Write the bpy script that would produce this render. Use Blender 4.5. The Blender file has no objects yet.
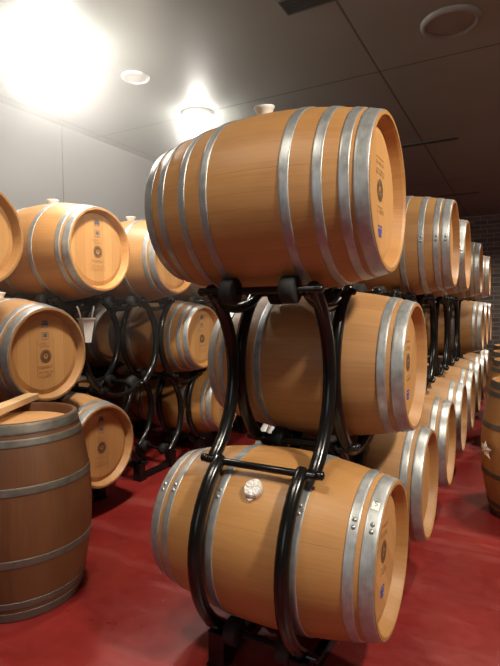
import bpy, math, random
from mathutils import Vector, Matrix
random.seed(7)
PI = math.pi
scene = bpy.context.scene
COL = scene.collection

# ------------------------------------------------------------------ node helpers
def new_mat(name):
    m = bpy.data.materials.new(name); m.use_nodes = True
    nt = m.node_tree; nt.nodes.clear()
    out = nt.nodes.new('ShaderNodeOutputMaterial')
    bs = nt.nodes.new('ShaderNodeBsdfPrincipled')
    nt.links.new(bs.outputs[0], out.inputs[0])
    return m, nt, bs, out
class N:
    def __init__(s, nt): s.nt = nt
    def node(s, t, **kw):
        n = s.nt.nodes.new(t)
        for k, v in kw.items(): setattr(n, k, v)
        return n
    def put(s, sock, v):
        if isinstance(v, bpy.types.NodeSocket): s.nt.links.new(v, sock)
        elif v is not None:
            if hasattr(sock.default_value, '__len__') and not hasattr(v, '__len__'): v = (v,)*len(sock.default_value)
            sock.default_value = v
    def math(s, op, a, b=None, c=None, clamp=False):
        n = s.node('ShaderNodeMath', operation=op, use_clamp=clamp)
        for i, v in enumerate((a, b, c)):
            if v is not None: s.put(n.inputs[i], v)
        return n.outputs[0]
    def mix(s, f, a, b, mode='MIX'):
        n = s.node('ShaderNodeMix', data_type='RGBA', blend_type=mode)
        s.put(n.inputs[0], f); s.put(n.inputs[6], a); s.put(n.inputs[7], b)
        return n.outputs[2]
    def noise(s, vec, scale, detail=3, rough=.55):
        n = s.node('ShaderNodeTexNoise'); s.put(n.inputs['Vector'], vec)
        n.inputs['Scale'].default_value = scale; n.inputs['Detail'].default_value = detail; n.inputs['Roughness'].default_value = rough
        return n.outputs[0]
    def wn(s, v):
        n = s.node('ShaderNodeTexWhiteNoise', noise_dimensions='1D'); s.put(n.inputs['W'], v)
        return n.outputs[0]
    def maprange(s, v, a, b, c, d):
        n = s.node('ShaderNodeMapRange'); s.put(n.inputs[0], v)
        for i, q in enumerate((a, b, c, d)): n.inputs[i+1].default_value = q
        return n.outputs[0]
    def xyz(s, v):
        n = s.node('ShaderNodeSeparateXYZ'); s.put(n.inputs[0], v); return n.outputs
    def comb(s, x, y, z):
        n = s.node('ShaderNodeCombineXYZ')
        for i, v in enumerate((x, y, z)): s.put(n.inputs[i], v)
        return n.outputs[0]
    def bump(s, h, strength, dist):
        n = s.node('ShaderNodeBump'); s.put(n.inputs['Height'], h)
        n.inputs['Strength'].default_value = strength; n.inputs['Distance'].default_value = dist
        return n.outputs[0]
def c4(c): return (c[0], c[1], c[2], 1)

def wood_staves(name, col, dark):
    m, nt, bs, out = new_mat(name); k = N(nt)
    uv = k.node('ShaderNodeTexCoord').outputs['UV']; u, v, _ = k.xyz(uv)
    rnd = k.node('ShaderNodeObjectInfo').outputs['Random']
    a = k.math('MULTIPLY', u, 31.0)
    wob = k.math('MULTIPLY', k.math('SINE', k.math('MULTIPLY', u, 50.3)), .28)
    a = k.math('ADD', a, wob)
    idx = k.math('FLOOR', a); fr = k.math('FRACT', a)
    rs = k.wn(k.math('ADD', idx, k.math('MULTIPLY', rnd, 91.7)))
    edge = k.math('MINIMUM', fr, k.math('SUBTRACT', 1.0, fr))
    seam = k.maprange(edge, 0.0, .03, 1.0, 0.0)
    gv = k.comb(k.math('MULTIPLY', u, 260.0), k.math('MULTIPLY', v, 5.0), k.math('ADD', k.math('MULTIPLY', rs, 40.0), k.math('MULTIPLY', rnd, 33.0)))
    g = k.noise(gv, 1.0, 4, .6)
    big = k.noise(k.comb(k.math('MULTIPLY', u, 9.0), k.math('MULTIPLY', v, 2.2), k.math('MULTIPLY', rnd, 50.0)), 1.0, 2)
    f = k.math('ADD', k.math('MULTIPLY', g, .45), k.math('MULTIPLY', big, .55))
    f = k.math('ADD', f, k.math('MULTIPLY', k.math('SUBTRACT', rs, .5), .16))
    f = k.maprange(f, .28, .78, 0.0, 1.0)
    c = k.mix(f, c4(dark), c4(col))
    c = k.mix(k.math('MULTIPLY', seam, .16), c, (.12, .04, .015, 1))
    hs = k.node('ShaderNodeHueSaturation'); k.put(hs.inputs['Color'], c)
    k.put(hs.inputs['Value'], k.maprange(rnd, 0, 1, .9, 1.08)); k.put(hs.inputs['Saturation'], k.maprange(k.wn(rnd), 0, 1, .93, 1.03))
    k.put(bs.inputs['Base Color'], hs.outputs[0]); k.put(bs.inputs['Roughness'], k.maprange(g, .3, .7, .42, .56))
    hgt = k.math('SUBTRACT', k.math('MULTIPLY', g, .25), seam)
    k.put(bs.inputs['Normal'], k.bump(hgt, .15, .001))
    return m
def wood_boards(name, col, dark, axis=1, width=.085, stretch=2):
    """boards side by side along `axis`, grain running along `stretch`"""
    m, nt, bs, out = new_mat(name); k = N(nt)
    o = k.node('ShaderNodeTexCoord').outputs['Object']; q = k.xyz(o)
    rnd = k.node('ShaderNodeObjectInfo').outputs['Random']
    a = k.math('ADD', k.math('DIVIDE', q[axis], width), .37)
    idx = k.math('FLOOR', a); fr = k.math('FRACT', a)
    rs = k.wn(k.math('ADD', idx, k.math('MULTIPLY', rnd, 71.3)))
    edge = k.math('MINIMUM', fr, k.math('SUBTRACT', 1.0, fr))
    seam = k.maprange(edge, 0, .02, 1, 0)
    g = k.noise(k.comb(k.math('MULTIPLY', q[axis], 130.0), k.math('MULTIPLY', q[stretch], 5.0), k.math('MULTIPLY', rs, 37.0)), 1.0, 4, .6)
    f = k.maprange(k.math('ADD', k.math('MULTIPLY', g, .6), k.math('MULTIPLY', rs, .4)), .2, .8, 0, 1)
    c = k.mix(f, c4(dark), c4(col))
    c = k.mix(k.math('MULTIPLY', seam, .4), c, (.1, .05, .02, 1))
    k.put(bs.inputs['Base Color'], c); bs.inputs['Roughness'].default_value = .55
    k.put(bs.inputs['Normal'], k.bump(k.math('SUBTRACT', k.math('MULTIPLY', g, .3), seam), .2, .0015))
    return m
def steel(name, col, metal, r0, r1):
    m, nt, bs, out = new_mat(name); k = N(nt)
    uv = k.node('ShaderNodeTexCoord').outputs['UV']; u, v, _ = k.xyz(uv)
    rnd = k.node('ShaderNodeObjectInfo').outputs['Random']
    n1 = k.noise(k.comb(k.math('MULTIPLY', u, 60.0), k.math('MULTIPLY', v, 40.0), k.math('MULTIPLY', rnd, 60.0)), 1.0, 4)
    n2 = k.noise(k.comb(k.math('MULTIPLY', u, 6.0), k.math('MULTIPLY', v, 260.0), k.math('MULTIPLY', rnd, 20.0)), 1.0, 2)
    f = k.maprange(k.math('ADD', k.math('MULTIPLY', n1, .7), k.math('MULTIPLY', n2, .3)), .3, .7, .72, 1.12)
    cc = k.mix(1.0, c4(col), k.comb(f, f, f), 'MULTIPLY')
    k.put(bs.inputs['Base Color'], cc); bs.inputs['Metallic'].default_value = metal
    k.put(bs.inputs['Roughness'], k.maprange(n1, .3, .7, r0, r1))
    k.put(bs.inputs['Normal'], k.bump(n1, .05, .001))
    return m
def plain(name, col, rough=.5, metal=0, var=.12, scale=12, bump=0, spec=.5, coat=0):
    m, nt, bs, out = new_mat(name); k = N(nt)
    o = k.node('ShaderNodeTexCoord').outputs['Object']
    n = k.noise(o, scale, 4)
    f = k.maprange(n, .3, .7, 1-var, 1+var)
    k.put(bs.inputs['Base Color'], k.mix(1.0, c4(col), k.comb(f, f, f), 'MULTIPLY'))
    bs.inputs['Roughness'].default_value = rough; bs.inputs['Metallic'].default_value = metal
    bs.inputs['Specular IOR Level'].default_value = spec; bs.inputs['Coat Weight'].default_value = coat
    if bump: k.put(bs.inputs['Normal'], k.bump(n, bump, .01))
    return m
def emit(name, col, s):
    m, nt, bs, out = new_mat(name)
    bs.inputs['Base Color'].default_value = (0.8, .8, .8, 1)
    bs.inputs['Emission Color'].default_value = c4(col); bs.inputs['Emission Strength'].default_value = s
    return m

M = {}
M['staves'] = wood_staves('oak_staves', (.52, .272, .092), (.35, .165, .050))
M['staves_dark'] = wood_staves('dark_oak_and_shade_staves', (.16, .060, .017), (.088, .031, .008))  # dark oak of the upright barrel, and painted shade for the back row
M['head'] = wood_boards('oak_head', (.62, .34, .125), (.47, .235, .08))
M['hoop'] = steel('galvanised_hoop', (.42, .435, .43), .6, .36, .48)
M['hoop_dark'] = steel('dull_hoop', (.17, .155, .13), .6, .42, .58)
M['rivet'] = plain('rivet_steel', (.5, .52, .52), .35, .9, .15, 60)
M['rack'] = plain('black_enamel', (.006, .0058, .0055), .2, 0, .2, 20, 0, .4)
M['rubber'] = plain('black_rubber', (.007, .0065, .006), .75, 0, .2, 20)
M['bung'] = plain('white_silicone', (.86, .83, .77), .5, 0, .08, 40)
M['wrap'] = plain('clear_wrap', (.70, .68, .64), .25, 0, .35, 70, .6)
M['ink'] = plain('burnt_stamp', (.15, .08, .035), .7, 0, .35, 50)
M['ink_soft'] = plain('faint_stamp', (.42, .225, .085), .7, 0, .3, 50)
M['blue'] = plain('blue_stamp', (.05, .07, .32), .7, 0, .4, 60)
M['blue_dim'] = plain('grey_blue_stamp', (.10, .10, .14), .7, 0, .4, 60)
M['paper'] = plain('paper_sticker', (.75, .74, .70), .6, 0, .06, 40)
M['print'] = plain('black_print', (.03, .03, .03), .6)
M['plastic'] = plain('white_plastic', (.72, .70, .66), .4, 0, .06, 15)
M['plank'] = wood_boards('pale_timber', (.74, .50, .27), (.60, .38, .18), 1, .3, 0)
M['metal_grey'] = plain('painted_fixture', (.17, .165, .15), .5, 0, .06, 10)
M['white_fix'] = plain('white_fixture', (.8, .8, .78), .45, 0, .04, 10)
M['frame_dark'] = plain('dark_fixture', (.07, .066, .06), .6, 0, .06, 10)
M['slot'] = plain('dark_slot', (.018, .016, .015), .7)
M['lamp'] = emit('lit_diffuser', (1, .96, .9), 60)

def floor_mat():
    m, nt, bs, out = new_mat('red_epoxy'); k = N(nt)
    o = k.node('ShaderNodeTexCoord').outputs['Object']
    a = k.noise(o, 1.6, 5, .6); b = k.noise(o, 14, 5, .65)
    mp = k.node('ShaderNodeMapping'); k.put(mp.inputs[0], o); mp.inputs['Rotation'].default_value = (0, 0, .5); mp.inputs['Scale'].default_value = (1, 4, 1)
    sm = k.noise(mp.outputs[0], 1.3, 4, .6)
    f = k.math('ADD', k.math('MULTIPLY', a, .6), k.math('MULTIPLY', b, .4))
    c = k.mix(k.maprange(f, .3, .7, 0, 1), (.17, .013, .012, 1), (.29, .026, .022, 1))
    c = k.mix(k.math('MULTIPLY', k.maprange(sm, .52, .72, 0, 1), .5), c, (.36, .09, .075, 1))
    vo = k.node('ShaderNodeTexVoronoi'); k.put(vo.inputs['Vector'], o); vo.inputs['Scale'].default_value = 9
    dot = k.math('LESS_THAN', vo.outputs['Distance'], .035)
    keep = k.math('GREATER_THAN', k.xyz(vo.outputs['Color'])[0], .62)
    c = k.mix(k.math('MULTIPLY', k.math('MULTIPLY', dot, keep), .5), c, (.62, .42, .34, 1))
    k.put(bs.inputs['Base Color'], c)
    k.put(bs.inputs['Roughness'], k.maprange(k.math('ADD', k.math('MULTIPLY', sm, .6), k.math('MULTIPLY', b, .4)), .35, .65, .26, .46))
    k.put(bs.inputs['Normal'], k.bump(k.noise(o, 5, 4), .10, .02))
    return m
def brick_mat():
    m, nt, bs, out = new_mat('dark_brick'); k = N(nt)
    o = k.node('ShaderNodeTexCoord').outputs['Object']; x, y, z = k.xyz(o)
    br = k.node('ShaderNodeTexBrick'); k.put(br.inputs['Vector'], k.comb(x, z, 0.0))
    br.inputs['Color1'].default_value = (.085, .076, .068, 1); br.inputs['Color2'].default_value = (.16, .145, .128, 1)
    br.inputs['Mortar'].default_value = (.27, .25, .225, 1); br.inputs['Scale'].default_value = 1.0
    br.inputs['Brick Width'].default_value = .30; br.inputs['Row Height'].default_value = .105; br.inputs['Mortar Size'].default_value = .008
    br.inputs['Bias'].default_value = -.2
    vo = k.noise(k.comb(k.math('DIVIDE', x, .35), k.math('DIVIDE', z, .12), 0.0), 1.1, 2)
    c = k.mix(k.math('MULTIPLY', k.maprange(vo, .66, .72, 0, 1), .6), br.outputs['Color'], (.30, .29, .27, 1))
    k.put(bs.inputs['Base Color'], c); bs.inputs['Roughness'].default_value = .75
    k.put(bs.inputs['Normal'], k.bump(k.math('SUBTRACT', 1.0, br.outputs['Fac']), .5, .01))
    return m
def panel_mat(name, col, ax, off, pitch, rough=.6, ax2=None, off2=0, pitch2=1, lw=.008, var=.06):
    """large flat panels with thin dark joints"""
    m, nt, bs, out = new_mat(name); k = N(nt)
    o = k.node('ShaderNodeTexCoord').outputs['Object']; q = k.xyz(o)
    def joint(a, of, pi_):
        t = k.math('FRACT', k.math('ADD', k.math('DIVIDE', k.math('SUBTRACT', q[a], of), pi_), .5))
        d = k.math('MULTIPLY', k.math('ABSOLUTE', k.math('SUBTRACT', t, .5)), pi_)
        return k.maprange(d, lw*.6, lw, 1, 0)
    j = joint(ax, off, pitch)
    if ax2 is not None: j = k.math('MAXIMUM', j, joint(ax2, off2, pitch2))
    n = k.noise(o, 1.2, 4)
    f = k.maprange(n, .3, .7, 1-var, 1+var)
    c = k.mix(1.0, c4(col), k.comb(f, f, f), 'MULTIPLY')
    c = k.mix(k.math('MULTIPLY', j, .75), c, (.02, .018, .016, 1))
    k.put(bs.inputs['Base Color'], c); bs.inputs['Roughness'].default_value = rough
    k.put(bs.inputs['Normal'], k.bump(k.math('SUBTRACT', 1.0, j), .4, .006))
    return m

# ------------------------------------------------------------------ mesh helpers
class MB:
    def __init__(s): s.v = []; s.f = []; s.uv = []; s.smooth = []
    def add(s, vs, fs, uvs=None, smooth=True, mat=None):
        b = len(s.v)
        s.v += [tuple(mat @ Vector(p)) if mat is not None else tuple(p) for p in vs]
        for i, f in enumerate(fs):
            s.f.append([b+j for j in f]); s.smooth.append(smooth)
            s.uv.append(uvs[i] if uvs else [(0, 0)]*len(f))
        return s
    def lathe(s, prof, n=64, axis='X', mat=None, smooth=True, closed=False):
        """prof: (along, radius) list, revolved round the axis"""
        vs = []; fs = []; uvs = []; m = len(prof)
        for i in range(n):
            a = 2*PI*i/n; c, si = math.cos(a), math.sin(a)
            for t, r in prof:
                vs.append((t, -r*si, r*c) if axis == 'X' else (r*c, r*si, t))
        rng = range(m if closed else m-1)
        for i in range(n):
            j = (i+1) % n
            for q in rng:
                w = (q+1) % m
                fs.append([i*m+q, j*m+q, j*m+w, i*m+w])
                uvs.append([(i/n, prof[q][0]), ((i+1)/n, prof[q][0]), ((i+1)/n, prof[w][0]), (i/n, prof[w][0])])
        return s.add(vs, fs, uvs, smooth, mat)
    def tube(s, pts, r, n=10, cap=True):
        pts = [Vector(p) for p in pts]; vs = []; fs = []; ref = None
        ext = []
        if cap:   # rounded ends
            d0 = (pts[0]-pts[1]).normalized(); d1 = (pts[-1]-pts[-2]).normalized()
            ring = [(pts[0]+d0*r*.8, .35), (pts[0]+d0*r*.5, .8)] + [(p, 1) for p in pts] + [(pts[-1]+d1*r*.5, .8), (pts[-1]+d1*r*.8, .35)]
        else: ring = [(p, 1) for p in pts]
        m = len(ring)
        for i, (p, sc) in enumerate(ring):
            t = (ring[min(i+1, m-1)][0]-ring[max(i-1, 0)][0]).normalized()
            if ref is None: ref = Vector((1, 0, 0)) if abs(t.x) < .9 else Vector((0, 0, 1))
            a = (ref - t*ref.dot(t)).normalized(); b = t.cross(a); ref = a
            for q in range(n):
                g = 2*PI*q/n; vs.append(tuple(p + (a*math.cos(g)+b*math.sin(g))*r*sc))
        for i in range(m-1):
            for q in range(n):
                fs.append([i*n+q, i*n+(q+1) % n, (i+1)*n+(q+1) % n, (i+1)*n+q])
        fs.append(list(range(n))[::-1]); fs.append([(m-1)*n+q for q in range(n)])
        return s.add(vs, fs)
    def box(s, c, d, bev=.004, mat=None):
        """box with chamfered edges"""
        cx, cy, cz = c; hx, hy, hz = d[0]/2, d[1]/2, d[2]/2; e = min(bev, hx*.45, hy*.45, hz*.45)
        import itertools
        P = {}; vs = []
        for sx, sy, sz in itertools.product((-1, 1), repeat=3):
            for a in range(3):
                p = [sx*(hx-e), sy*(hy-e), sz*(hz-e)]
                p[a] = (sx*hx, sy*hy, sz*hz)[a]
                P[(sx, sy, sz, a)] = len(vs); vs.append((cx+p[0], cy+p[1], cz+p[2]))
        fs = []
        for a in range(3):
            b, c_ = (a+1) % 3, (a+2) % 3
            for sg in (-1, 1):
                q = []
                for (u, w) in ((-1, -1), (1, -1), (1, 1), (-1, 1)):
                    k = [0, 0, 0]; k[a] = sg; k[b] = u; k[c_] = w; q.append(P[(*k, a)])
                fs.append(q if sg > 0 else q[::-1])
        for a in range(3):
            b, c_ = (a+1) % 3, (a+2) % 3
            for u in (-1, 1):
                for w in (-1, 1):
                    k0 = [0, 0, 0]; k1 = [0, 0, 0]
                    k0[b] = k1[b] = u; k0[c_] = k1[c_] = w; k0[a] = -1; k1[a] = 1
                    q = [P[(*k0, b)], P[(*k1, b)], P[(*k1, c_)], P[(*k0, c_)]]
                    fs.append(q if u*w < 0 else q[::-1])
        for sx, sy, sz in itertools.product((-1, 1), repeat=3):
            q = [P[(sx, sy, sz, a)] for a in range(3)]
            fs.append(q if sx*sy*sz > 0 else q[::-1])
        return s.add(vs, fs, None, False, mat)
    def mesh(s, name, mat):
        me = bpy.data.meshes.new(name); me.from_pydata(s.v, [], s.f)
        uvl = me.uv_layers.new(name='UVMap'); i = 0
        flat = [c for f in s.uv for p in f for c in p]
        uvl.data.foreach_set('uv', flat)
        me.polygons.foreach_set('use_smooth', s.smooth)
        me.materials.append(mat); me.validate(); me.update()
        return me
def link(name, me, parent=None, loc=(0, 0, 0), rot=(0, 0, 0)):
    o = bpy.data.objects.new(name, me); COL.objects.link(o)
    o.location = loc; o.rotation_euler = rot
    if parent: o.parent = parent
    return o
def tag(o, label, cat, group=None, kind=None):
    o['label'] = label; o['category'] = cat
    if group: o['group'] = group
    if kind: o['kind'] = kind
    return o
def thing(name, label, cat, loc, rot=(0, 0, 0), group=None):
    return tag(link(name, None, None, loc, rot), label, cat, group)
def struct(name, mb, mat):
    o = link(name, mb.mesh(name, mat)); o['kind'] = 'structure'; return o

# ------------------------------------------------------------------ barrel meshes (axis along local X, centre at origin)
BL, RB, RH = .95, .355, .285
HL = BL/2
def rad(x): return RB-(RB-RH)*(abs(x)/HL)**2
def staves_mb():
    xs = [-HL+BL*i/28 for i in range(29)]
    out = [(x, rad(x)) for x in xs]
    mb = MB().lathe(out, 72)
    for g in (-1, 1):                                  # chime: flat end, bevelled inside wall down to the head
        strips = [[(g*HL, RH), (g*(HL+.0005), RH-.013)], [(g*(HL+.0005), RH-.013), (g*(HL-.010), RH-.019)], [(g*(HL-.010), RH-.019), (g*(HL-.056), RH-.036)]]
        for st in strips: mb.lathe(st if g > 0 else st, 72)
    return mb
def head_mb():
    r = RH-.0345
    return MB().lathe([(-.012, .0005), (-.012, r), (.004, r), (.012, r-.03), (.012, .0005)], 56, smooth=False)
def hoop_mb(x0, x1):
    r = lambda x: rad(x)+.0035
    n = 4; xs = [x0+(x1-x0)*i/n for i in range(n+1)]
    prof = [(x0, rad(x0)-.004)] + [(x0, r(x0)-.0008)] + [(x, r(x)) for x in [x0+.002]+xs[1:-1]+[x1-.002]] + [(x1, r(x1)-.0008), (x1, rad(x1)-.004)]
    return MB().lathe(prof, 72)
HOOPS6 = [(.424, .472), (.368, .404), (.150, .188)]
HOOPS_TOP = [(.424, .472), (.376, .410), (.288, .322), (.172, .208)], [(.424, .472), (.350, .386), (.232, .264), (.122, .156)]
HOOPS_LOW = [(.424, .472), (.370, .406), (.176, .214)], [(.424, .472), (.366, .402), (.126, .164)]
HOOPS8 = [(.424, .472), (.366, .402), (.268, .304), (.150, .188)]
ME_HOOP = {}
def hoop_me(a, dark=False):
    k = (round(a[0], 3), round(a[1], 3), dark)
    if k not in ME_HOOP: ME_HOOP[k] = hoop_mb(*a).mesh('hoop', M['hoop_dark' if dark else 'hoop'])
    return ME_HOOP[k]
ME_STAVES = staves_mb().mesh('staves', M['staves'])
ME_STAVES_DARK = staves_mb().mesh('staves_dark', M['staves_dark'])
ME_HEAD = head_mb().mesh('barrel_head', M['head'])
ME_RIVET = MB().lathe([(-.003, .0085), (.0015, .0085), (.004, .006), (.0055, .003), (.006, .0003)], 10, axis='Z').mesh('rivet', M['rivet'])
ME_BUNG = MB().lathe([(-.03, .026), (.0, .028), (.012, .030), (.028, .037), (.037, .043), (.042, .041), (.042, .030), (.03, .026), (.03, .0005)], 24, axis='Z').mesh('bung', M['bung'])
def wrapbung():
    mb = MB(); rnd = random.Random(3)
    n = 20; vs = []; fs = []; prof = [(-.01, .032), (.008, .036), (.022, .037), (.028, .033), (.029, .018), (.029, .001)]
    for i in range(n):
        for t, r in prof:
            a = 2*PI*i/n; q = r*(1+rnd.uniform(-.03, .03)); vs.append((q*math.cos(a), q*math.sin(a), t+rnd.uniform(-.002, .002)))
    m = len(prof)
    for i in range(n):
        j = (i+1) % n
        for q in range(m-1): fs.append([i*m+q, j*m+q, j*m+q+1, i*m+q+1])
    mb.add(vs, fs, None, False)
    mb.add([(-.02, -.036, .006), (.012, -.038, .008), (-.004, -.052, .004), (-.002, -.05, .016)], [[0, 1, 3], [1, 2, 3], [2, 0, 3]], None, False)
    return mb
ME_WRAP = wrapbung().mesh('wrapped_bung', M['wrap'])
def ragbung():
    mb = MB(); rnd = random.Random(11)
    for i in range(6):
        a = 2*PI*i/6+rnd.uniform(-.3, .3); L = rnd.uniform(.045, .085)
        c, s_ = math.cos(a), math.sin(a); w = .02
        mb.add([(0, 0, .03), (c*.03-s_*w, s_*.03+c*w, .022), (c*L, s_*L, .004+rnd.uniform(0, .02)), (c*.03+s_*w, s_*.03-c*w, .02), (c*.03, s_*.03, .034)],
               [[0, 1, 4], [1, 2, 4], [2, 3, 4], [3, 0, 4], [0, 3, 2, 1]], None, False)
    return mb
ME_RAG = ragbung().mesh('rag_bung', M['bung'])

# stamps: flat marks standing just proud of the head, in the head's YZ plane (facing +X)
def flat_box(mb, y0, y1, z0, z1, t=.0012): mb.box((t/2, (y0+y1)/2, (z0+z1)/2), (t, y1-y0, z1-z0), .0002)
def ring_flat(mb, r0, r1, cy, cz, n=36, t=.0012):
    vs = []; fs = []
    for i in range(n):
        a = 2*PI*i/n
        for r in (r0, r1): vs.append((t, cy+r*math.cos(a), cz+r*math.sin(a)))
    for i in range(n):
        j = (i+1) % n; fs.append([2*i, 2*i+1, 2*j+1, 2*j])
    mb.add(vs, fs, None, False)
def seal_mb():
    mb = MB()
    ring_flat(mb, .036, .041, 0, 0); ring_flat(mb, .016, .034, 0, 0)
    for i in range(9):
        a = 2*PI*i/9; ring_flat(mb, .0, .0035, .0385*math.cos(a), .0385*math.sin(a), 8, .0016)
    # a small cup shape in the middle
    mb.add([(.0014, -.009, .010), (.0014, .009, .010), (.0014, .006, -.001), (.0014, .0018, -.004), (.0014, .0018, -.009), (.0014, -.0018, -.009), (.0014, -.0018, -.004), (.0014, -.006, -.001)], [[7, 6, 5, 4, 3, 2, 1, 0]], None, False)
    return mb
def line_marks(mb, z, h, w, seed, y=0):
    r = random.Random(seed); p = y-w/2
    while p < y+w/2-.004:
        q = r.uniform(.006, .012)
        if r.random() < .85:                      # blurred letters: an upright and a bar or two
            flat_box(mb, p, p+.0028, z-h/2, z+h/2)
            if r.random() < .7: flat_box(mb, p+.0028, p+q*.75, z+h/2-.0028, z+h/2)
            if r.random() < .5: flat_box(mb, p+.0028, p+q*.75, z-.0014, z+.0014)
            if r.random() < .4: flat_box(mb, p+q*.75-.0026, p+q*.75, z-h/2, z+h/2-.003)
        p += q
def upper_text_mb():
    mb = MB(); line_marks(mb, .078, .016, .10, 5); line_marks(mb, .062, .007, .07, 6); return mb
def lower_text_mb():
    mb = MB(); line_marks(mb, -.066, .020, .115, 7); line_marks(mb, -.098, .013, .115, 8)
    flat_box(mb, -.055, .055, -.1175, -.1155); return mb
def frame_mb():
    mb = MB()
    for y in (-.064, .062): flat_box(mb, y, y+.002, -.128, .11)
    flat_box(mb, -.064, .064, -.128, -.126)
    return mb
def emblem_mb():
    mb = MB(); flat_box(mb, -.012, .012, -.011, .011)
    for y in (-.024, .021): flat_box(mb, y, y+.003, -.017, .017)
    flat_box(mb, -.024, .024, .016, .019); line_marks(mb, -.026, .006, .05, 9)
    return mb
def crest_mb():
    mb = MB(); flat_box(mb, -.024, .024, -.010, .008); flat_box(mb, -.016, .022, .010, .016)
    for y in (-.02, -.006, .008): flat_box(mb, y, y+.008, .016, .022)
    line_marks(mb, -.018, .008, .055, 10); return mb
ME_SEAL = seal_mb().mesh('seal', M['ink']); ME_TEXT = upper_text_mb().mesh('upper_text', M['ink_soft']); ME_TEXT2 = lower_text_mb().mesh('lower_text', M['ink_soft']); ME_FRAME = frame_mb().mesh('stamp_frame', M['ink_soft'])
ME_EMB = emblem_mb().mesh('emblem', M['blue_dim']); ME_CREST = crest_mb().mesh('crest', M['blue_dim']); ME_BLUE = crest_mb().mesh('blue_crest', M['blue'])

def barrel(label, loc, group, hoops=6, roll=0.0, tilt=None, stamp=None, bung='bung', rivets=None, dark=False, marks='blue_dim'):
    """tilt=None lies along X; tilt='up' stands on one head."""
    t = thing('wine_barrel', label, 'barrel', loc, (roll, 0, 0) if tilt is None else (0, -PI/2, roll), group)
    t.rotation_mode = 'XYZ'
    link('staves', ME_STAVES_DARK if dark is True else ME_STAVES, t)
    for s in (-1, 1):
        h = link('barrel_head', ME_HEAD, t, (s*(HL-.052), 0, 0), (0, 0, 0 if s > 0 else PI))
        if s > 0 and stamp is not None:
            x = .0122
            for nm, me, dz in (('seal', ME_SEAL, -.015), ('upper_text', ME_TEXT, -.015), ('lower_text', ME_TEXT2, -.015), ('stamp_frame', ME_FRAME, -.015), ('emblem', ME_EMB, .115), ('crest', ME_BLUE if marks == 'blue' else ME_CREST, .185)):
                if marks == 'blue':
                    if nm in ('stamp_frame', 'emblem'): continue
                    if nm == 'crest': dz = .135
                o = link(nm, me, h); a = stamp-roll
                o.location = (x, -dz*math.sin(a), dz*math.cos(a)); o.rotation_euler = (a, 0, 0)
    hs = {6: (HOOPS6, HOOPS6), 8: (HOOPS8, HOOPS8)}[hoops] if isinstance(hoops, int) else hoops
    for s in (-1, 1):
        for a, b in hs[0 if s > 0 else 1]:
            q = (a, b) if s > 0 else (-b, -a)
            h = link('hoop', hoop_me(q, bool(dark)), t)
            if rivets is not None:
                xm = (q[0]+q[1])/2; 
                for d in (0, .085):
                    g = rivets-roll+d; r = rad(xm)+.003
                    v = link('rivet', ME_RIVET, h, (xm, -r*math.sin(g), r*math.cos(g)), (g, 0, 0))
    if bung == 'bung': link('bung', ME_BUNG, t, (-.025 if hoops is HOOPS_TOP and stamp is not None else 0, 0, RB-.006))
    elif bung == 'wrap': link('bung', ME_WRAP, t, (0, 0, RB-.004))['label'] = 'white bung wrapped in crumpled clear film'
    elif bung == 'rag': link('bung', ME_RAG, t, (0, 0, RB-.004))['label'] = 'white rag stuffed in the bung hole'
    return t

# ------------------------------------------------------------------ rack meshes (local: X across, Y along the row, Z up)
def arc3(p0, pm, p1, n=16):
    (ax, ay), (bx, by), (cx, cy) = p0, pm, p1
    d = 2*(ax*(by-cy)+bx*(cy-ay)+cx*(ay-by))
    ux = ((ax*ax+ay*ay)*(by-cy)+(bx*bx+by*by)*(cy-ay)+(cx*cx+cy*cy)*(ay-by))/d
    uy = ((ax*ax+ay*ay)*(cx-bx)+(bx*bx+by*by)*(ax-cx)+(cx*cx+cy*cy)*(bx-ax))/d
    r = math.hypot(ax-ux, ay-uy); a0 = math.atan2(ay-uy, ax-ux); am = math.atan2(by-uy, bx-ux); a1 = math.atan2(cy-uy, cx-ux)
    w = lambda a, ref: a+2*PI*round((ref-a)/(2*PI))
    am = w(am, a0); a1 = w(a1, am)
    return [(ux+r*math.cos(a0+(a1-a0)*i/n), uy+r*math.sin(a0+(a1-a0)*i/n)) for i in range(n+1)]
def arc_me(name, x, p0, pm, p1, r=.0275):
    return MB().tube([(x, y, z) for y, z in arc3(p0, pm, p1)], r).mesh(name, M['rack'])
LZ = (.50, 1.1874, 1.8748)
LEV = .6874
JZ = .345
# all rack meshes relative to the centre of the barrel cell they belong to
ME_R = {}
for xs in (-1, 1):
    for ys in (-1, 1):
        ME_R['base', xs, ys] = arc_me('side_arc', xs*.18, (ys*.20, -JZ), (ys*.387, 0), (ys*.20, JZ))
        ME_R['x', xs, ys] = arc_me('cross_arc', xs*.222, (ys*.20+.02, -JZ), (ys*.028+.02, 0), (ys*.20+.02, JZ))
    ME_R['cradle', xs] = arc_me('cradle_arc', xs*.205, (-.20, -.36), (0, -.418), (.20, -.36), .020)
ME_R['bar'] = MB().tube([(-.24, 0, 0), (.24, 0, 0)], .015).mesh('cross_bar', M['rack'])
ME_R['roller'] = MB().lathe([(-.030, .001), (-.030, .044), (-.024, .052), (.024, .052), (.030, .044), (.030, .001)], 28).mesh('roller', M['rubber'])
ME_R['bolt'] = MB().lathe([(-.016, .0005), (-.016, .014), (-.010, .017), (.012, .017), (.018, .010), (.019, .0005)], 12).mesh('bolt', M['rack'])
ME_R['foot'] = MB().box((0, 0, .075), (.075, .075, .15), .005).box((0, 0, .006), (.085, .08, .012), .002).mesh('foot', M['rack'])
ME_R['skid'] = MB().box((0, 0, 0), (.045, .40, .05), .005).mesh('skid', M['rack'])

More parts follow.
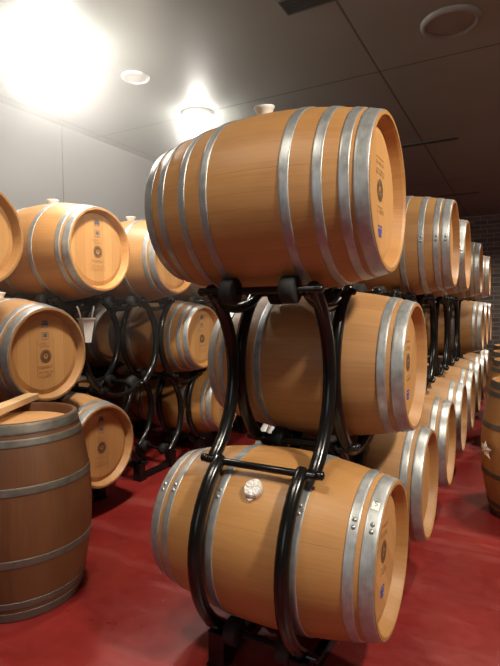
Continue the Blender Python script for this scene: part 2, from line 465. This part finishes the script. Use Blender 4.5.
def add_cradle(t, c=(0, 0, 0), rollers=True, bars=True):
    cx, cy, cz = c
    for xs in (-1, 1):
        link('cradle_arc', ME_R['cradle', xs], t, c)
    for ys in (-1, 1):
        if bars: link('cross_bar', ME_R['bar'], t, (cx, cy+ys*.205, cz-.349))
        for xs in (-1, 1):
            if rollers: link('roller', ME_R['roller'], t, (cx+(.142 if xs > 0 else -.112), cy+ys*.21, cz-.349))
            link('bolt', ME_R['bolt'], t, (cx+xs*.25, cy+ys*.20, cz-.349), (0, 0, 0 if xs > 0 else PI))
def base_rack(x, y, label, group):
    t = thing('barrel_rack', label, 'barrel rack', (x, y, 0), (0, 0, 0), group)
    z = LZ[0]
    for xs in (-1, 1):
        link('skid', ME_R['skid'], t, (xs*.18, 0, .025))
        for ys in (-1, 1):
            link('side_arc', ME_R['base', xs, ys], t, (0, 0, z))
            link('foot', ME_R['foot'], t, (xs*.18, ys*.215, 0))
            link('roller', ME_R['roller'], t, (xs*.115, ys*.21, z-.349))
            link('bolt', ME_R['bolt'], t, (xs*.25, ys*.20, z+JZ), (0, 0, 0 if xs > 0 else PI))
    for ys in (-1, 1):
        link('cross_bar', ME_R['bar'], t, (0, ys*.20, z+JZ-.005)); link('cross_bar', ME_R['bar'], t, (0, ys*.21, z-.349))
    return t
def cross_rack(x, y, label, group):
    t = thing('crossed_barrel_rack', label, 'barrel rack', (x, y, LZ[1]-JZ), (0, 0, 0), group)
    for xs in (-1, 1):
        for ys in (-1, 1):
            link('cross_arc', ME_R['x', xs, ys], t, (0, 0, JZ))
    add_cradle(t, (0, 0, JZ+LEV))
    return t
def cradle(x, y, label, group):
    t = thing('barrel_cradle', label, 'barrel rack', (x, y, LZ[1]-.412), (0, 0, 0), group)
    add_cradle(t, (0, 0, .412)); return t

S = .8939
ORD = ['first', 'second', 'third', 'fourth', 'fifth', 'sixth', 'seventh', 'eighth', 'ninth', 'tenth']
# ------------------------------------------------------------------ aisle row (front stack and the row receding behind it)
GA = 'barrels racked along the red aisle'
bt = barrel('topmost front barrel with eight hoops under the white ceiling lights', (0, -.014, LZ[2]), GA, HOOPS_TOP, .16, None, PI, 'bung', 0.0, marks='blue')
barrel('middle barrel of the front stack, set back between black curved tubes', (0, .455, LZ[1]), GA, 6, 2.4, None, PI, None, None, marks='blue')
bt.scale = (.968, 1, 1)
b0 = barrel('lowest barrel of the front stack, film-wrapped bung on its side', (0, 0, LZ[0]), GA, HOOPS_LOW, .74, None, PI-.15, 'wrap', .80, marks='blue')
for i, (k, w) in enumerate(((2, 'eight-hoop'), (3, 'bright-hooped'), (5, 'tan'), (7, 'pale'))):
    barrel('%s top-tier barrel, %s behind the topmost front barrel along the aisle' % (w, ORD[i]), (0.015 if k < 4 else 0, S*k-(.03 if k == 2 else 0), LZ[2]), GA, HOOPS_TOP, .1*i, None, None, 'bung', 1.5)
for i, k in enumerate((5.5, 6.5, 7.5)):
    barrel('%s middle-tier barrel beyond the gap of empty black racks on the aisle' % ORD[i], (0, S*k, LZ[1]), GA, 6, 2+i, None, None, None)
for k in range(1, 8):
    barrel('floor-level aisle barrel with pale steel hoops, %s behind the film-bunged one' % ORD[k-1], (0, S*k, LZ[0]), GA, 6, 2.2+k*.4, None, None, None)
for k in range(0, 8):
    w = 'under the front stack' if k == 0 else 'under the %s floor-level barrel behind the front stack' % ORD[k-1]
    base_rack(0, S*k, 'black tubular steel base rack %s' % w, 'base racks of the aisle row')
    w = 'carrying the topmost front barrel' if k == 0 else 'above the %s floor-level barrel behind the front stack' % ORD[k-1]
    cross_rack(0, S*k-(.03 if k == 2 else 0), 'black crossed-arc steel rack %s' % w, 'crossed racks of the aisle row')
    w = 'under the middle barrel of the front stack' if k == 0 else '%s behind the middle barrel of the front stack' % ORD[k-1]
    cradle(0, S*(k+.5), 'black curved steel cradle %s' % w, 'cradles of the aisle row')

# ------------------------------------------------------------------ wall row
GW = 'barrels racked along the grey wall'
XW = -1.66-HL; Y0 = .66
barrel('top-tier wall-row barrel cut off by the edge of the photo', (XW, Y0-S, LZ[2]), GW, 6, 0, None, 0.0)
barrel('stamped top-tier wall-row barrel with white bung, over the white plastic bucket', (XW-.02, Y0+.03, LZ[2]), GW, 6, 0, None, 0.0)
barrel('top-tier wall-row barrel partly behind the topmost front barrel', (XW, Y0+S-.03, LZ[2]), GW, 6, .05, None, 0.0)
for j in (2, 3):
    barrel('top-tier wall-row barrel mostly hidden, %s beyond the half-hidden one' % ORD[j-2], (XW, Y0+S*j, LZ[2]), GW, 6, 0, None, None)
barrel('middle-tier wall-row barrel with dark round seal, beside the white plastic bucket', (XW, Y0-S/2, LZ[1]), GW, 6, 0, None, 0.0)
barrel('middle-tier wall-row barrel beyond the dark empty cell, blue mark on head', (XW-.06, Y0+S*1.5+.03, LZ[1]), GW, 8, 0, None, 0.0)
barrel('middle-tier wall-row barrel glimpsed behind the middle front barrel', (XW, Y0+S*2.5, LZ[1]), GW, 6, 0, None, None)
barrel('floor-level wall-row barrel with blue crest, behind the upright barrel', (XW, Y0, LZ[0]), GW, 6, 0, None, 0.0)
barrel('floor-level wall-row barrel in shadow beyond the empty cell', (XW-.1, Y0+S*2, LZ[0]), GW, 6, 0, None, 0.0)
barrel('floor-level wall-row barrel glimpsed under the middle front barrel', (XW, Y0+S*3, LZ[0]), GW, 6, 0, None, None)
WN = ['behind the upright barrel', 'under the blue-crested floor barrel', 'around the empty floor cell', 'under the shadowed floor barrel', 'glimpsed under the middle front barrel']
for j in range(-1, 4):
    base_rack(XW, Y0+S*j, 'black tubular base rack of the wall row, %s' % WN[j+1], 'base racks of the wall row')
    cross_rack(XW, Y0+S*j, 'black crossed-arc rack of the wall row, %s' % ['beneath the cut-off top barrel', 'with the white bucket hung on it', 'beneath the half-hidden top barrel', 'just past the mid-tier barrel', 'deepest behind the front stack'][j+1], 'crossed racks of the wall row')
    cradle(XW, Y0+S*(j-.5), 'black curved cradle of the wall row, %s' % ['out past the cut-off top barrel', 'under the dark-sealed barrel', 'in the empty cell by the bucket', 'under the mid-tier barrel past the empty cell', 'deepest behind the front stack'][j+1], 'cradles of the wall row')

# second row against the wall, seen dimly through the empty cells
XB = -3.29
GB = 'barrels in the dark row against the wall'  # dark staves and hoops of this row are painted shade
for j, lab in ((1.5, 'under the mid-tier gap'), (2.5, 'past the gap')):
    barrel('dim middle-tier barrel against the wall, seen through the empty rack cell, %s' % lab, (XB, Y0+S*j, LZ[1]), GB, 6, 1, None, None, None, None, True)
for j, lab in ((1, 'nearer the bucket'), (2, 'farther from the bucket'), (3, 'deepest in the shadow')):
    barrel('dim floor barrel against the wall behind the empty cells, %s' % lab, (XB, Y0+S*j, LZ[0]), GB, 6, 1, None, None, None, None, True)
    base_rack(XB, Y0+S*j, 'black base rack in the dark row against the wall, %s' % lab, 'base racks of the dark row')
for j, lab in ((1.5, 'under the mid-tier gap'), (2.5, 'past the gap')):
    cradle(XB, Y0+S*j, 'black cradle in the dark row against the wall, %s' % lab, 'cradles of the dark row')

for j, lab in ((-.0, 'over the bucket'), (1, 'over the empty cell'), (2, 'over the deepest shadow')):  # mostly hidden top barrels, added to shade the wall below
    barrel('hidden top barrel added to shade the wall behind the wall row, %s' % lab, (XB, Y0+S*j, LZ[2]), GB, 6, 1, None, None, None, None, True)
    cross_rack(XB, Y0+S*j, 'black crossed-arc rack in the dark row against the wall, %s' % lab, 'crossed racks of the dark row')
base_rack(XB, Y0, 'black base rack in the dark row against the wall, under the bucket', 'base racks of the dark row')
# ------------------------------------------------------------------ standing barrels
GS = 'barrels standing upright on the floor'
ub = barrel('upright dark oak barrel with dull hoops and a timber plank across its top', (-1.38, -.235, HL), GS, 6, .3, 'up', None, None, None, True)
ub.scale = (.985, 1, 1); ub.location.z = HL*.985
for i, (x, y, lab) in enumerate(((1.0, 2.05, 'upright barrel with a white rag in its side, beside the aisle'), (.95, 3.5, 'upright barrel directly behind the rag-bunged one'),
                    (.90, 4.45, 'upright barrel two behind the rag-bunged one'), (.87, 5.4, 'upright barrel farthest along the aisle by the brick wall'))):
    b = barrel(lab, (x, y, HL*.985), GS, 6, .57 if i == 0 else .3, 'up', None, 'rag' if i == 0 else None, None, 'hoops')
    b.scale = (.985, 1, 1)
pl = thing('timber_plank', 'pale timber plank lying across the top of the upright barrel', 'plank', (-1.45, -.28, .9555), (0, 0, math.atan2(.36, -.19)))
link('plank_board', MB().box((0, 0, .0), (.9, .075, .036), .003).mesh('plank', M['plank']), pl, (-.075, 0, 0))
# ------------------------------------------------------------------ bucket hung on the rack
def taper(mb, z0, z1, a0, a1, b0, b1, wall=.004, n=4):
    vs = []; 
    for z, a, b in ((z1, a1, b1), (z0, a0, b0), (z0, a0-wall, b0-wall), (z1, a1-wall, b1-wall)):
        for sx, sy in ((-1, -1), (1, -1), (1, 1), (-1, 1)): vs.append((sx*a, sy*b, z))
    fs = []
    for q in range(3):
        for i in range(4):
            j = (i+1) % 4; fs.append([q*4+i, (q+1)*4+i, (q+1)*4+j, q*4+j])
    fs.append([4, 7, 6, 5]); fs.append([8, 9, 10, 11])
    mb.add(vs, fs, None, False)
BX, BY, BZ = -1.822, .665, 1.225
bk = thing('plastic_bucket', 'tapered white plastic bucket hanging on the black rack beside the barrel', 'bucket', (BX, BY, BZ), (0, 0, -.3))
bk.scale = (.66, .66, 1)
mb = MB(); taper(mb, 0, .165, .032, .058, .034, .066); link('bucket_body', mb.mesh('bucket_body', M['plastic']), bk)
mb = MB(); 
for c, d in (((0, .068, .168), (.15, .014, .014)), ((0, -.068, .168), (.15, .014, .014)), ((.066, 0, .168), (.014, .15, .014)), ((-.066, 0, .168), (.014, .15, .014))): mb.box(c, d, .003)
link('rim', mb.mesh('rim', M['plastic']), bk)
for s in (-1, 1):
    link('hook', MB().tube([(0, s*.060, .17), (0, s*.070, .20), (0, s*.088, .240), (-.012, s*.094, .252)], .009, 8).mesh('hook', M['plastic']), bk)

# ------------------------------------------------------------------ room
CZ = 3.58; XL, XR, YB, YF = -3.82, 3.6, -6.0, 11.3
def wall(name, vs, mat): 
    return struct(name, MB().add(vs, [[0, 1, 2, 3]], None, False), mat)
wall('floor', [(XL, YB, 0), (XR, YB, 0), (XR, YF, 0), (XL, YF, 0)], floor_mat())
M['ceiling'] = panel_mat('ceiling_panels', (.19, .205, .192), 0, -.27, 3.4, .55, 1, 2.75, 4.6, .012)
wall('ceiling', [(XL, YF, CZ), (XR, YF, CZ), (XR, YB, CZ), (XL, YB, CZ)], M['ceiling'])
M['wall'] = panel_mat('wall_panels', (.27, .265, .255), 1, 2.26, 2.4, .5, lw=.008)
wall('wall_left', [(XL, YB, 0), (XL, YF, 0), (XL, YF, CZ), (XL, YB, CZ)], M['wall'])
wall('wall_right', [(XR, YF, 0), (XR, YB, 0), (XR, YB, CZ), (XR, YF, CZ)], M['wall'])
wall('wall_back', [(XL, YF, 0), (XR, YF, 0), (XR, YF, CZ), (XL, YF, CZ)], brick_mat())
wall('wall_front', [(XR, YB, 0), (XL, YB, 0), (XL, YB, CZ), (XR, YB, CZ)], M['wall'])

# ------------------------------------------------------------------ ceiling fittings
def ceiling_disc(name, prof, mat): return MB().lathe(prof, 40, axis='Z').mesh(name, mat)
def ceiling_light(x, y, label):
    t = thing('ceiling_light', label, 'ceiling light', (x, y, CZ), (0, 0, 0), 'lit ceiling lights')
    link('trim_ring', ceiling_disc('trim_ring', [(-.002, .17), (-.03, .165), (-.034, .15), (-.02, .138), (-.002, .136)], M['white_fix']), t)
    link('diffuser', ceiling_disc('diffuser', [(-.012, .138), (-.03, .12), (-.04, .07), (-.043, .0005)], M['lamp']), t)
ceiling_light(-2.41, .92, 'large glaring ceiling light above the wall-row barrels')
ceiling_light(-2.25, 2.75, 'smaller glaring ceiling light seen over the topmost front barrel')
t = thing('round_vent', 'pale round ceiling fitting between the two glaring lights', 'ceiling fitting', (-2.25, 1.74, CZ))
link('trim_ring', ceiling_disc('vent_ring', [(-.001, .128), (-.014, .124), (-.02, .112), (-.012, .1), (-.006, .1)], M['white_fix']), t)
link('cover', ceiling_disc('vent_cover', [(-.008, .1), (-.014, .06), (-.015, .0005)], M['white_fix']), t)
t = thing('ceiling_speaker', 'large round grey ceiling speaker with a recessed grille', 'speaker', (.39, 2.21, CZ))
link('rim', ceiling_disc('speaker_rim', [(-.001, .215), (-.02, .212), (-.034, .195), (-.034, .18), (-.012, .165)], M['metal_grey']), t)
link('grille', ceiling_disc('speaker_grille', [(-.012, .17), (-.022, .12), (-.028, .0005)], M['metal_grey']), t)
def slot(name, x0, x1, y, w, label, ns):
    t = thing(name, label, 'air vent', ((x0+x1)/2, y, CZ)); L = x1-x0
    link('backing', MB().box((0, 0, -.003), (L, w, .006), .001).mesh('backing', M['slot']), t)
    mb = MB()
    for s in (-1, 1): mb.box((0, s*(w/2+.006), -.006), (L+.024, .012, .012), .002); mb.box((s*(L/2+.006), 0, -.006), (.012, w, .012), .002)
    link('frame', mb.mesh('vent_frame', M['frame_dark']), t)
    mb = MB()
    for i in range(ns): mb.box((0, -w/2+w*(i+1)/(ns+1), -.007), (L, .006, .010), .001)
    o = link('slats', mb.mesh('slats', M['slot']), t)
slot('air_vent', -.62, -.28, 1.44, .16, 'wide dark air vent at the ceiling edge near the speaker', 5)
slot('slot_vent', -.56, .14, 5.03, .07, 'long dark slot vent behind the topmost front barrel', 1)
slot('slot_vent', -.54, .14, 8.52, .06, 'far dark slot vent over the aisle barrels', 1)

# sticker on the lowest front barrel's end hoop
def sticker(parent, x0, x1, g0, g1):
    mb = MB(); vs = []; n = 6
    for i in range(n+1):
        g = g0+(g1-g0)*i/n
        for x in (x0, x1):
            r = rad(x)+.0050; vs.append((x, -r*math.sin(g), r*math.cos(g)))
    mb.add(vs, [[2*i, 2*i+2, 2*i+3, 2*i+1] for i in range(n)], None, True)
    o = link('sticker', mb.mesh('sticker', M['paper']), parent); o['label'] = 'small white paper sticker with a letter on the end hoop'
    return o
def hoop_of(b, x):
    for h in b.children:
        if h.name.startswith('hoop') and abs(sum(v.co.x for v in h.data.vertices)/len(h.data.vertices)-x) < .01: return h
GST = .56
st = sticker(hoop_of(b0, .448), .432, .458, GST-.74-.055, GST-.74+.055)
# the letter S on it, as a small bent stroke lying on the paper
def on_hoop(x, g): r = rad(x)+.0052; return (x, -r*math.sin(g), r*math.cos(g))
pts = []
for i in range(15):
    u = i/14
    if u < .5: a = PI*.15+u*2*PI*1.25; px, pz = .0045*math.cos(a), .005+.0048*math.sin(a)
    else: a = PI*.5-(u-.5)*2*PI*1.25; px, pz = .0045*math.cos(a), -.0046+.0048*math.sin(a)
    pts.append(on_hoop(.445-pz*0+px, GST-.74-.032-pz/.3))
link('letter', MB().tube(pts, .0011, 6).mesh('letter', M['print']), st)

# ------------------------------------------------------------------ added scatter volume imitating lens glare round the lights
HZ1, HZ2 = .62, 2.6
mz = bpy.data.materials.new('lens_glare_volume'); mz.use_nodes = True; nt = mz.node_tree; nt.nodes.clear(); k = N(nt)
P = k.node('ShaderNodeTexCoord').outputs['Object']
def glare_falloff(c, r0, R, amp):
    n = k.node('ShaderNodeVectorMath', operation='DISTANCE'); k.put(n.inputs[0], P); n.inputs[1].default_value = c
    d = n.outputs['Value']
    core = k.math('DIVIDE', amp, k.math('ADD', 1.0, k.math('POWER', k.math('DIVIDE', d, r0), 2.5)))
    return k.math('MULTIPLY', core, k.node_smooth(d, R))
def _sm(d, R):
    n = k.node('ShaderNodeMapRange', interpolation_type='SMOOTHSTEP'); k.put(n.inputs[0], d)
    for i, q in enumerate((R*.35, R, 1, 0)): n.inputs[i+1].default_value = q
    return n.outputs[0]
k.node_smooth = _sm
den = k.math('ADD', glare_falloff((-2.41, .92, 3.4), .55, 3.6, HZ1), glare_falloff((-2.25, 2.75, 3.4), .15, 1.0, HZ2))
vo = k.node('ShaderNodeVolumeScatter'); vo.inputs['Color'].default_value = (1, .985, .96, 1)
k.put(vo.inputs['Density'], den); vo.inputs['Anisotropy'].default_value = .0
nt.links.new(vo.outputs[0], k.node('ShaderNodeOutputMaterial').inputs['Volume'])
x0, x1, y0, y1, z0, z1 = XL+.004, .2, -1.7, 4.4, 1.2, CZ-.004
hz = link('glare_volume', MB().box(((x0+x1)/2, (y0+y1)/2, (z0+z1)/2), (x1-x0, y1-y0, z1-z0), .001).mesh('glare_volume', mz))
tag(hz, 'added white scatter volume imitating lens glare round the ceiling lights', 'glare_volume', None, 'stuff')

# ------------------------------------------------------------------ lights
def point(x, y, z, p, r, col=(1, .93, .84)):
    l = bpy.data.lights.new('light_source', 'POINT'); l.energy = p; l.shadow_soft_size = r; l.color = col
    o = bpy.data.objects.new('light_source', l); COL.objects.link(o); o.location = (x, y, z)
def area(x, y, z, p, size, tgt=None, col=(1, .90, .76), spread=160):
    l = bpy.data.lights.new('light_source', 'AREA'); l.shape = 'DISK'; l.size = size; l.energy = p; l.color = col; l.spread = math.radians(spread)
    o = bpy.data.objects.new('light_source', l); COL.objects.link(o); o.location = (x, y, z)
    d = Vector(tgt)-Vector((x, y, z)) if tgt else Vector((0, 0, -1))
    o.rotation_euler = d.to_track_quat('-Z', 'Y').to_euler()
point(-2.41, .92, CZ-.12, 130, .09)
point(-2.25, 2.75, CZ-.12, 55, .06)
area(2.5, -.75, CZ-.05, 88, .35, (.2, 0.2, .9), spread=130)
area(.0, -1.35, CZ-.05, 12, .3, None, spread=82)
area(1.5, 2.4, CZ-.05, 42, .3, None, spread=120)
area(1.5, 5.6, CZ-.05, 50, .3, None, spread=120)
area(1.2, 9.0, CZ-.05, 60, .3, None, spread=140)
area(-.9, .15, CZ-.05, 27, .3, (-1.65, 1.0, 1.3), spread=78)
area(-.85, -1.3, CZ-.05, 9, .3, None, spread=100)  # unseen downlight added to brighten the floor on the left
area(.6, -5.4, 2.6, 22, 2.6, (.0, 0, 1.2), (.93, .97, 1), 170)  # unseen soft fill added behind the camera to lift the front faces
w = bpy.data.worlds.new('world'); scene.world = w; w.use_nodes = True
w.node_tree.nodes['Background'].inputs[0].default_value = (.05, .045, .04, 1)

# ------------------------------------------------------------------ camera
F = 500.5; yaw, pitch, rollc = .4972, -.0513, -.0106
f = Vector((-math.sin(yaw)*math.cos(pitch), math.cos(yaw)*math.cos(pitch), math.sin(pitch)))
r = Vector((math.cos(yaw), math.sin(yaw), 0)); u = r.cross(f)
r2 = math.cos(rollc)*r+math.sin(rollc)*u; u2 = -math.sin(rollc)*r+math.cos(rollc)*u
cd = bpy.data.cameras.new('camera'); cam = bpy.data.objects.new('camera', cd); COL.objects.link(cam)
cam.matrix_world = Matrix(((r2.x, u2.x, -f.x, .8901), (r2.y, u2.y, -f.y, -1.901), (r2.z, u2.z, -f.z, 1.4623), (0, 0, 0, 1)))
cd.sensor_fit = 'HORIZONTAL'; cd.sensor_width = 36; cd.lens = F/500*36; cd.clip_start = .02; cd.clip_end = 100
scene.camera = cam
scene.view_settings.view_transform = 'Standard'
scene.view_settings.look = 'None'
